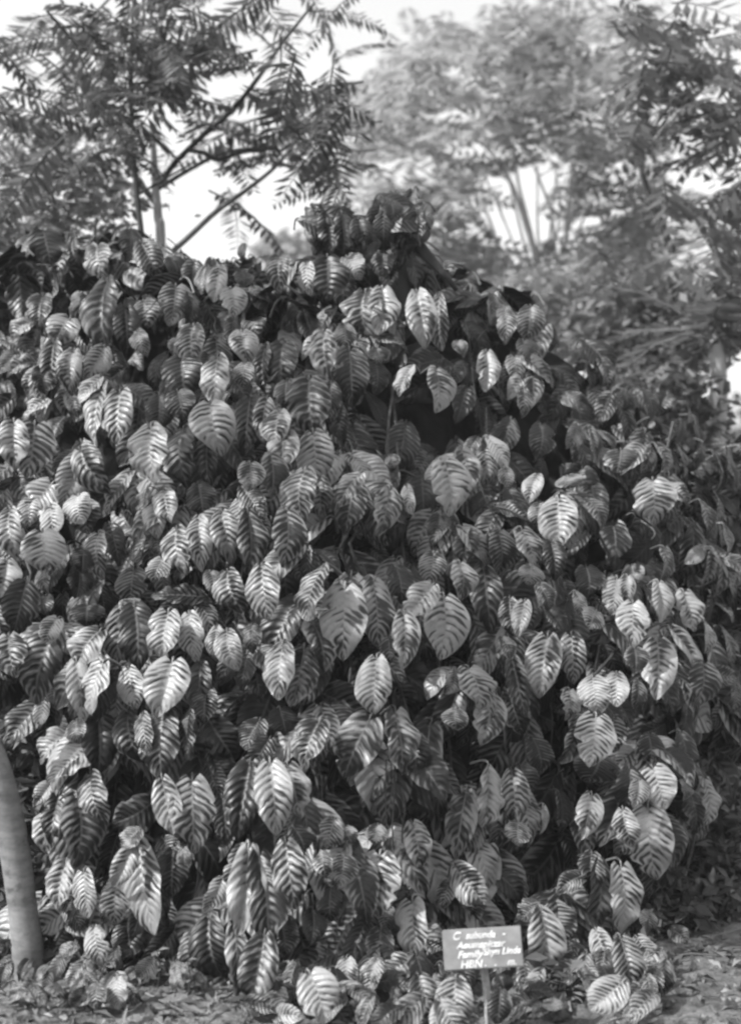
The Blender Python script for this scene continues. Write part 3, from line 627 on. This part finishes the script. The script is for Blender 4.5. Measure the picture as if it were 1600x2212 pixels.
tube_obj('trunk', [Vector((t2b.x + .02, 8.4, -0.05)), at(318, 700, 8.4), at(308, 530, 8.4), at(297, 430, 8.4), at(289, 330, 8.4), at(284, 220, 8.4), at(286, 100, 8.4), at(290, -40, 8.4)], [0.03, 0.025, 0.020, 0.018, 0.016, 0.014, 0.011, 0.008], M['dark_bark'], t2, 8)
px_branch('branch', [(285, 275), (250, 250), (210, 215)], [4, 3, 2], 8.4, M['dark_bark'], t2)
px_branch('branch', [(300, 420), (350, 390), (420, 350)], [3.5, 3, 2], 8.4, M['dark_bark'], t2)
frond_mesh = [mesh_np('frond', V, F, smooth=False) for V, F in FR]
for m_ in frond_mesh: m_.materials.append(M['frond'])
frond_mesh2 = [mesh_np('frond', V, F, smooth=False) for V, F in FR[:4]]
for m_ in frond_mesh2: m_.materials.append(M['frond2'])
def put_fronds(parent, blobs, meshes, Y, dp, smin, smax, prng, dens=1.0):
    for (px, py, rx, ry, cnt) in blobs:
        for _ in range(max(1, round(cnt * dens))):
            a = prng.uniform(0, 6.283); q = math.sqrt(prng.random())
            p = at(px + rx * q * math.cos(a), py + ry * q * math.sin(a), Y + prng.uniform(-dp, dp))
            o = bpy.data.objects.new('frond', meshes[prng.randrange(len(meshes))]); col.objects.link(o)
            s = prng.uniform(smin, smax)
            A = Matrix.Rotation(prng.uniform(0, 6.283), 4, 'Z') @ Matrix.Rotation(R(prng.uniform(-30, 22)), 4, 'X') @ Matrix.Rotation(R(prng.uniform(-22, 22)), 4, 'Y') @ Matrix.Scale(s, 4)
            o.parent = parent; o.matrix_parent_inverse = Matrix.Translation(-parent.location)
            o.matrix_basis = Matrix.Translation(p - (A @ Vector((0, .5, 0)))) @ A
put_fronds(t1, [(90, 80, 130, 90, 26), (300, 50, 150, 70, 26), (80, 230, 130, 70, 18), (250, 190, 150, 60, 18), (400, 140, 110, 60, 14), (450, 60, 80, 50, 8), (560, 25, 110, 25, 10),
                (720, 20, 70, 18, 6), (765, 85, 25, 10, 2), (560, 120, 80, 35, 6), (660, 185, 90, 40, 14), (620, 250, 110, 40, 18), (500, 255, 60, 30, 5), (690, 325, 90, 30, 14), (540, 325, 70, 20, 8), (660, 385, 50, 28, 6),
                (730, 270, 50, 30, 6), (60, 330, 80, 50, 8), (110, 440, 110, 35, 14), (30, 420, 60, 40, 6), (520, 420, 50, 10, 2), (555, 445, 8, 8, 1), (450, 210, 50, 30, 5)],
           frond_mesh, 9.0, 0.9, 0.46, 0.80, random.Random(3), 0.52)
put_fronds(t2, [(290, 130, 130, 70, 26), (240, 250, 110, 50, 14), (340, 220, 90, 60, 14), (300, 10, 120, 50, 14), (190, 330, 90, 40, 8), (330, 320, 60, 25, 4)], frond_mesh2, 8.4, 0.5, 0.36, 0.62, random.Random(8), 0.5)

put_fronds(tl, [(-590, -480, 330, 130, 26)], frond_mesh, 5.0, 0.9, 0.6, 0.9, random.Random(17))
# ---- bright bush behind the mound's left shoulder
pr = random.Random(21)
bb = at(60, 600, 8.6); bb.z = 0
t3 = empty('bush', bb, 'small-leaved sunlit bush behind the left shoulder of the vine', 'bush')
for k in range(4):
    px_branch('stem', [(40 + 45 * k, 1000), (45 + 50 * k, 650), (30 + 60 * k, 450)], [8, 6, 3], 8.8, M['tree_bark'], t3)
obj('crown', mesh_np('crown', *leaf_cloud([(60, 600, 130, 110, 8.6, 0.4, 2200), (150, 450, 150, 60, 9.2, 0.5, 700), (60, 340, 110, 70, 9.6, 0.5, 450), (180, 330, 110, 70, 9.8, 0.5, 350), (-120, 560, 140, 160, 8.8, 0.4, 1200), (90, 800, 260, 160, 8.6, 0.3, 2000)], 0.085, pr), smooth=False), M['bush'], t3)

# ---- spreading tree with fan of stems, right
YS = 15.0
sb = at(1180, 700, YS); sb.z = 0
t4 = empty('spreading_tree', sb, 'hazy flat-topped tree with a fan of thin bare stems at upper right', 'tree')
tube_obj('trunk', [Vector((sb.x, YS, -0.1)), Vector((sb.x, YS, 1.6)), at(1178, 700, YS), at(1172, 600, YS)], [0.22, 0.17, 0.15, 0.12], M['far_bark'], t4, 10)
for pts, r in [([(1172, 610), (1140, 500), (1105, 400), (1060, 330), (1020, 295)], 12), ([(1160, 560), (1135, 460), (1118, 390), (1108, 300)], 8), ([(1205, 600), (1222, 500), (1232, 400), (1250, 320), (1258, 260)], 12),
               ([(1200, 560), (1190, 460), (1165, 390), (1145, 340)], 6), ([(1085, 620), (1070, 520), (1040, 440), (1000, 400)], 9), ([(1060, 515), (1000, 440), (940, 385), (880, 350)], 6),
               ([(1200, 520), (1210, 440), (1200, 380), (1180, 330)], 5), ([(1230, 480), (1250, 400), (1290, 330), (1330, 290)], 7), ([(1080, 590), (1000, 540), (930, 500), (880, 480)], 5), ([(1175, 590), (1080, 640), (1085, 560)], 7)]:
    px_branch('branch', pts, [0.62 * r * (1 - 0.16 * i) for i in range(len(pts))], YS, M['far_bark'], t4, rng.uniform(-.2, .2))
FL = [frond_arrays(9, 70 + k, 0.30, 0.085, 0.2, 0.2, False) for k in range(5)]
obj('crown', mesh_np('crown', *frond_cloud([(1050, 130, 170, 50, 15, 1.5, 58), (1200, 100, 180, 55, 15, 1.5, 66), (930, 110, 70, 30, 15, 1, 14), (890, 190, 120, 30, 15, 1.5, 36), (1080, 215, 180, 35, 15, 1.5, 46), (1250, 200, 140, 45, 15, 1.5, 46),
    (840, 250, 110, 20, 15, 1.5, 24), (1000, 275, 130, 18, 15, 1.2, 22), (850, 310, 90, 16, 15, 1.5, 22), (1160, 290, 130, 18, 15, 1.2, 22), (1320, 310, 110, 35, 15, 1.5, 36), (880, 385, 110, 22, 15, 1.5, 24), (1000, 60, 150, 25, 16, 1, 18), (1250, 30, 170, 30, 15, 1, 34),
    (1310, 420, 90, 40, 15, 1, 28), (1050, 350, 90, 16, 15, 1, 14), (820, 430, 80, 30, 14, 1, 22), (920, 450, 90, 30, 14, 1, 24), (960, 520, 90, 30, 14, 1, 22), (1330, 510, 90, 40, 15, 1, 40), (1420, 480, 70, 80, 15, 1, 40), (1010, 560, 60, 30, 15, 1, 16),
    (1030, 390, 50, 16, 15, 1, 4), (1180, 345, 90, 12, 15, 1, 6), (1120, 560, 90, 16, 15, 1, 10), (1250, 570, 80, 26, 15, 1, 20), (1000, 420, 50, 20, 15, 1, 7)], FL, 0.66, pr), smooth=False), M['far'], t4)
for k in range(7):
    x0 = 1100 + 20 * k; top = 950 + 66 * k + rng.uniform(-15, 15); yt = 300 + rng.uniform(-20, 30)
    px_branch('branch', [(x0 + (1180 - x0) * .3, 600), (x0 * .6 + top * .4, 470 + rng.uniform(-15, 15)), (top, yt + 40), (top + (top - 1180) * .15, yt - 30)], [3.2, 2.6, 2, 1], YS, M['far_bark'], t4, rng.uniform(-.3, .3), 5)
# ---- darker tree with long drooping leaves along the right edge
YR = 9.5
rb = at(1690, 900, YR); rb.z = 0
t5 = empty('drooping_tree', rb, 'darker tree with long drooping leaf sprays along the upper right edge', 'tree')
tube_obj('trunk', [Vector((rb.x, YR, -0.1)), at(1690, 900, YR), at(1690, 600, YR), at(1700, 300, YR), at(1690, 60, YR), at(1680, -120, YR)], [0.14, 0.12, 0.1, 0.08, 0.06, 0.04], M['tree_bark'], t5, 10)
px_branch('branch', [(1690, 650), (1560, 560), (1500, 470), (1430, 420)], [10, 8, 6, 4], YR, M['tree_bark'], t5, -.1)
px_branch('branch', [(1452, 545), (1425, 480), (1400, 425), (1380, 330), (1400, 250)], [9, 8, 7, 5, 3], YR, M['dark_bark'], t5)
px_branch('branch', [(1700, 350), (1540, 250), (1440, 180), (1370, 150)], [9, 7, 5, 3], YR, M['tree_bark'], t5)
FD = [frond_arrays(7, 90 + k, 0.36, 0.12, 0.5, 0.55, True) for k in range(5)]
put_me = [mesh_np('frond', V, F, smooth=False) for V, F in FD]
for m_ in put_me: m_.materials.append(M['right'])
put_fronds(t5, [(1480, 60, 130, 70, 26), (1420, 150, 80, 50, 13), (1540, 190, 100, 70, 22), (1440, 260, 100, 40, 12), (1540, 320, 80, 50, 11), (1380, 330, 40, 30, 3), (1550, 460, 80, 60, 14), (1470, 420, 60, 40, 4), (1530, 590, 90, 50, 16), (1560, 700, 70, 60, 12), (1620, 300, 60, 300, 20), (1400, 20, 60, 30, 6), (1360, 570, 60, 20, 4)],
           put_me, YR, 0.8, 0.32, 0.6, random.Random(13))
# ---- shrubs and slim trunk on the right, between the mound and the trees
pr = random.Random(77)
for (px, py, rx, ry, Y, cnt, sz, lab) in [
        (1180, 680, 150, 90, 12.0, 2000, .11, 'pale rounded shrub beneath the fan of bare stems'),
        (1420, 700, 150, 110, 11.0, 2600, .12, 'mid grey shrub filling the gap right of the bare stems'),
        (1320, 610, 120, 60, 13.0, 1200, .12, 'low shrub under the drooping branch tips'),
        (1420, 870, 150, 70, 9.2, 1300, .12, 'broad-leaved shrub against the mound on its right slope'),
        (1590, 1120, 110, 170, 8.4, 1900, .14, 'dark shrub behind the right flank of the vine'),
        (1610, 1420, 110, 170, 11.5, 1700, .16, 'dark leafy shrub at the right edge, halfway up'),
        (1565, 1690, 105, 48, 7.6, 1300, .07, 'low pale shrub at the right edge beside the vine foot'),  # bright leaf colour stands in for sunlight on its top
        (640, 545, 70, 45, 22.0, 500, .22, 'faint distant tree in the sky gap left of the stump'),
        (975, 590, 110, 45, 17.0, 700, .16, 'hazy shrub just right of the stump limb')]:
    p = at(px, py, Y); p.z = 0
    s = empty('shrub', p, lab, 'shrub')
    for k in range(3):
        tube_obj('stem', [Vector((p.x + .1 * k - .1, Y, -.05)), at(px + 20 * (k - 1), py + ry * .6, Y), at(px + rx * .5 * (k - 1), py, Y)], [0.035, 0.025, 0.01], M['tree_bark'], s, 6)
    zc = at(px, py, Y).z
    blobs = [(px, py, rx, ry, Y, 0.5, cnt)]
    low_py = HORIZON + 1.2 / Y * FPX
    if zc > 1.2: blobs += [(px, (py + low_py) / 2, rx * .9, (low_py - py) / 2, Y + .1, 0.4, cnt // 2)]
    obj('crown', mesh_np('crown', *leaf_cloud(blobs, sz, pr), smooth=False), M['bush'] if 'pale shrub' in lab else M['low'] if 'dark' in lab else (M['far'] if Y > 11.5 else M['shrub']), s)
pb = at(1548, 980, 9.0); pb.z = 0
t6 = empty('palm', pb, 'slim pale trunk with arching fronds near the right edge', 'tree')
tube_obj('trunk', [Vector((pb.x - .02, 9, -.05)), at(1546, 1100, 9), at(1546, 960, 9), at(1552, 850, 9), at(1545, 760, 9), at(1530, 720, 9)], [0.07, 0.062, 0.058, 0.055, 0.05, 0.03], M['far_bark'], t6, 12)
PFm = mesh_np('frond', *frond_arrays(20, 5, 0.34, 0.05, 0.55, 0.3)); PFm.materials.append(M['shrub'])
for k in range(9):
    o = bpy.data.objects.new('frond', PFm); col.objects.link(o); o.parent = t6; o.matrix_parent_inverse = Matrix.Translation(-t6.location)
    o.matrix_basis = Matrix.Translation(at(1535, 735, 9)) @ Matrix.Rotation(k * 0.75, 4, 'Z') @ Matrix.Rotation(R(10 + 22 * (k % 3)), 4, 'X') @ Matrix.Scale(0.75, 4)
# ---- far-off wood closing the view under the trees
pr = random.Random(31)
far_w = []
for k in range(40):
    px = -300 + 2200 * k / 39
    far_w.append((px, 1040 + pr.uniform(-60, 30), 90, 160 + pr.uniform(-20, 60), 34 + pr.uniform(-3, 3), 1.5, 260))
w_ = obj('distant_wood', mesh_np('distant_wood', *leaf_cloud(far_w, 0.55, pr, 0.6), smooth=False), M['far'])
tag(w_, 'hazy far-off wood seen through gaps under the trees', 'wood', kind='stuff')
# ---- grassy bank and low weeds, lower right
def blades(n, area, hmin, hmax, width, seed):
    r = np.random.default_rng(seed); x0, x1, y0, y1 = area
    B = np.stack([r.uniform(x0, x1, n), r.uniform(y0, y1, n), np.zeros(n) - 0.01], 1)
    a = r.uniform(0, 6.283, n); h = r.uniform(hmin, hmax, n); ln = r.uniform(0.1, 0.7, n)
    d = np.stack([np.cos(a) * ln, np.sin(a) * ln, np.ones(n)], 1) * h[:, None]
    s = np.stack([-np.sin(a), np.cos(a), np.zeros(n)], 1) * width
    V = np.stack([B - s, B + s, B + d * 0.6 + s * .7, B + d - np.array([0, 0, 1]) * (ln * h * 0.4)[:, None]], 1).reshape(-1, 3)
    return V, np.arange(4 * n).reshape(-1, 4)
gr = obj('grass', mesh_np('grass', *blades(14000, (1.5, 5.0, 7.3, 11.0), .05, .2, .008, 3), smooth=False), M['grass'])
tag(gr, 'sunlit grassy patch behind the vine at the right edge', 'grass', kind='stuff')
lw = obj('low_weeds', mesh_np('low_weeds', *leaf_cloud([(1560, 1830, 120, 40, 6.9, .4, 1300), (1500, 1880, 110, 70, 6.5, .3, 1600), (1600, 1900, 110, 60, 6.6, .3, 1500), (1440, 1960, 80, 50, 5.9, .2, 1300), (1540, 1950, 90, 40, 6.1, .2, 1300), (1500, 1790, 100, 60, 6.9, .3, 1200), (1400, 1900, 60, 60, 5.9, .2, 700), (1350, 2080, 70, 40, 5.3, .15, 500), (1240, 2120, 90, 30, 5.1, .15, 500), (30, 1900, 90, 160, 5.6, .15, 1500), (60, 1650, 70, 120, 5.8, .15, 700), (40, 2060, 80, 30, 5.3, .15, 600)], 0.075, pr, 0.5), smooth=False), M['low'])
tag(lw, 'low dark weeds crowding the foot of the vine', 'weeds', kind='stuff')

# ------------------------------------------------------------------ name board
SY = 4.62
c = [at(952, 2010, SY), at(1124, 2000, SY), at(1131, 2087, SY - .01), at(962, 2097, SY - .01)]
foot = at(1058, 2200, SY); foot.z = 0
sg = empty('plant_sign', foot, 'small tilted grey name board with white handwriting on a short post', 'sign')
ctr = sum(c, Vector()) / 4
ux = ((c[1] - c[0]) + (c[2] - c[3])).normalized(); uz = ((c[0] - c[3]) + (c[1] - c[2])).normalized()
uy = uz.cross(ux).normalized(); uz = ux.cross(uy).normalized()
bw = ((c[1] - c[0]).length + (c[2] - c[3]).length) / 2; bh = ((c[0] - c[3]).length + (c[1] - c[2]).length) / 2
Rm = Matrix((ux, uy, uz)).transposed().to_4x4()
Rm = Matrix.Translation(ctr) @ Rm @ Matrix.Rotation(R(-14), 4, 'X')
import bmesh
bm = bmesh.new(); bmesh.ops.create_cube(bm, size=1)
for v in bm.verts: v.co = Vector((v.co.x * bw, v.co.y * 0.018, v.co.z * bh))
bmesh.ops.bevel(bm, geom=bm.edges[:], offset=0.003, segments=2, affect='EDGES')
me = bpy.data.meshes.new('board'); bm.to_mesh(me); bm.free()
bo = obj('board', me, M['board'], sg); bo.matrix_basis = Rm
pm_ = tube_arrays([at(1040, 2060, SY + .025), at(1050, 2130, SY + .02), Vector((foot.x, SY + .02, -0.05))], [0.014, 0.013, 0.013], 4)
obj('post', mesh_np('post', *pm_, smooth=False), M['post'], sg)
dg = bpy.context.evaluated_depsgraph_get()
def text(s, x, z, size, shear=0.35, w=1.0):
    cu = bpy.data.curves.new('t', 'FONT'); cu.body = s; cu.size = size; cu.shear = shear; cu.extrude = 0.0006; cu.offset = 0.0009; cu.space_character = 1.02
    t = bpy.data.objects.new('t', cu); col.objects.link(t)
    bpy.context.view_layer.update()
    me = bpy.data.meshes.new_from_object(t.evaluated_get(bpy.context.evaluated_depsgraph_get()))
    bpy.data.objects.remove(t)
    o = obj('lettering', me, M['paint'], sg)
    me.materials.clear(); me.materials.append(M['paint'])
    o.matrix_basis = Rm @ Matrix.Translation((x, -0.0102, z)) @ Matrix.Rotation(R(90), 4, 'X') @ Matrix.Diagonal((w, 1, 1, 1))
h = bh
text('C', -bw * .38, h * .24, .034); text('subunda', -bw * .21, h * .25, .030, w=.95); text('-', bw * .25, h * .26, .03)
text('Aeumspitzar', -bw * .33, h * .02, .030, w=1.0)
text('Family', -bw * .33, -h * .21, .031); text('Shyn Linda', -bw * .01, -h * .17, .030, w=.93)
text('HBN', -bw * .30, -h * .455, .034, 0.2); text('.   .    m.', bw * 0.0, -h * .44, .030)

# ------------------------------------------------------------------ clods, litter, seedlings
pr = random.Random(55)
parts = []
for _ in range(2600):
    x = pr.uniform(-1.7, 2.2); y = pr.uniform(3.9, 7.2) if x > 0.6 else pr.uniform(3.9, 5.5)
    s = abs(pr.gauss(0, 0.011)) + 0.004
    V = np.array([(1, 0, 0), (-.3, .9, 0), (-.5, -.8, 0), (.1, .1, .8), (0, 0, -.5)]) * s * nr.uniform(.7, 1.3, (5, 3)) + np.array([x, y, gz(x, y) + s * .3])
    parts.append((V, np.array([(0, 1, 3), (1, 2, 3), (2, 0, 3), (1, 0, 4), (2, 1, 4), (0, 2, 4)])))
cl = obj('soil_clods', mesh_np('soil_clods', *join(parts), smooth=False), M['clod']); tag(cl, 'crumbs and clods of soil strewn over the ground', 'clods', kind='stuff')
n = 4200
xs = nr.uniform(-1.8, 2.2, n); ys = np.where(xs > .7, nr.uniform(4.0, 7.0, n), nr.uniform(4.2, 5.4, n))
C = np.stack([xs, ys, 0.035 * np.sin(xs * 1.3 + .5) * np.sin(ys * 1.1) + 0.015 * np.sin(xs * 4.1 + ys * 3.3) + 0.012], 1)
a = nr.uniform(0, 6.283, n); L = (.012 + .10 * nr.uniform(0, 1, n) ** 3)[:, None]
d = np.stack([np.cos(a), np.sin(a), nr.normal(0, .25, n)], 1); s = np.stack([-np.sin(a), np.cos(a), nr.normal(0, .3, n)], 1) * nr.uniform(.1, .5, n)[:, None]
V = np.stack([C, C + d * L * .5 + s * L * .5 + np.array([0, 0, .008]), C + d * L, C + d * L * .5 - s * L * .5 + np.array([0, 0, .012])], 1).reshape(-1, 3)
lt = obj('leaf_litter', mesh_np('leaf_litter', V, np.arange(4 * n).reshape(-1, 4), smooth=False), M['litter']); tag(lt, 'dry leaf scraps and twigs scattered on the soil', 'litter', kind='stuff')
parts = []
for _ in range(110):
    x = pr.uniform(-1.6, 2.0); y = pr.uniform(4.2, 5.2) if x < .7 else pr.uniform(4.2, 6.3); a_ = pr.uniform(0, 6.283); l_ = pr.uniform(.06, .3)
    dx, dy = math.cos(a_) * l_, math.sin(a_) * l_
    P_ = [Vector((x + dx * t, y + dy * t + pr.uniform(-.012, .012), gz(x + dx * t, y + dy * t) + .012 + pr.uniform(0, .012))) for t in (0, .35, .7, 1)]
    parts.append(tube_arrays(P_, [.004, .0035, .003, .0015], 5))
tw = obj('twigs', mesh_np('twigs', *join(parts)), M['litter']); tag(tw, 'thin fallen twigs lying about on the soil', 'twigs', kind='stuff')
for (px, py, lab) in [(340, 2128, 'tiny pale seedling at the shaded edge of the mound, left of centre'), (405, 2150, 'pale sprawling seedling right of the tiny upright one'), (1262, 2150, 'small seedling on bare soil right of the sign'), (745, 2190, 'short seedling by the big leaf lying on the soil')]:
    Yg = 1.5 / ((py - HORIZON) / FPX) ; p = at(px, py, Yg); p.z = gz(p.x, p.y)
    s = empty('seedling', p, lab, 'seedling')
    tube_obj('stem', [p + Vector((0, 0, -.01)), p + Vector((.01, 0, .06)), p + Vector((0, -.01, .12))], [.004, .003, .002], M['root'], s, 5)
    for k in range(9):
        an = k * 2.4; hh = .03 + .011 * k; q = p + Vector((0, 0, hh))
        dd = Vector((math.cos(an), math.sin(an), .3)).normalized(); ss_ = Vector((-math.sin(an), math.cos(an), 0)) * .014
        Lf = .05 * pr.uniform(.7, 1.2)
        obj('leaf', mesh_np('leaf', [tuple(q), tuple(q + dd * Lf * .5 + ss_), tuple(q + dd * Lf - Vector((0, 0, .01))), tuple(q + dd * Lf * .5 - ss_)], [(0, 1, 2, 3)], smooth=False), M['litter'], s)

# ------------------------------------------------------------------ haze volume, added to lift the blacks and soften far trees
hb = bmesh.new(); bmesh.ops.create_cube(hb, size=1)
for v in hb.verts: v.co = Vector((v.co.x * 240, v.co.y * 200 + 70, (v.co.z + .5) * 10.5 - 1.2))
hm = bpy.data.meshes.new('haze'); hb.to_mesh(hm); hb.free()
g = N('haze'); pv = g.n('VolumePrincipled'); pv.inputs['Color'].default_value = grey(0.95); pv.inputs['Density'].default_value = 0.0015; pv.inputs['Anisotropy'].default_value = 0.0
go = g.n('OutputMaterial'); g.link(pv.outputs[0], go.inputs['Volume'])
hz = obj('haze', hm, g.m); tag(hz, 'thin haze added over the garden to lift the dark tones', 'haze', kind='stuff')
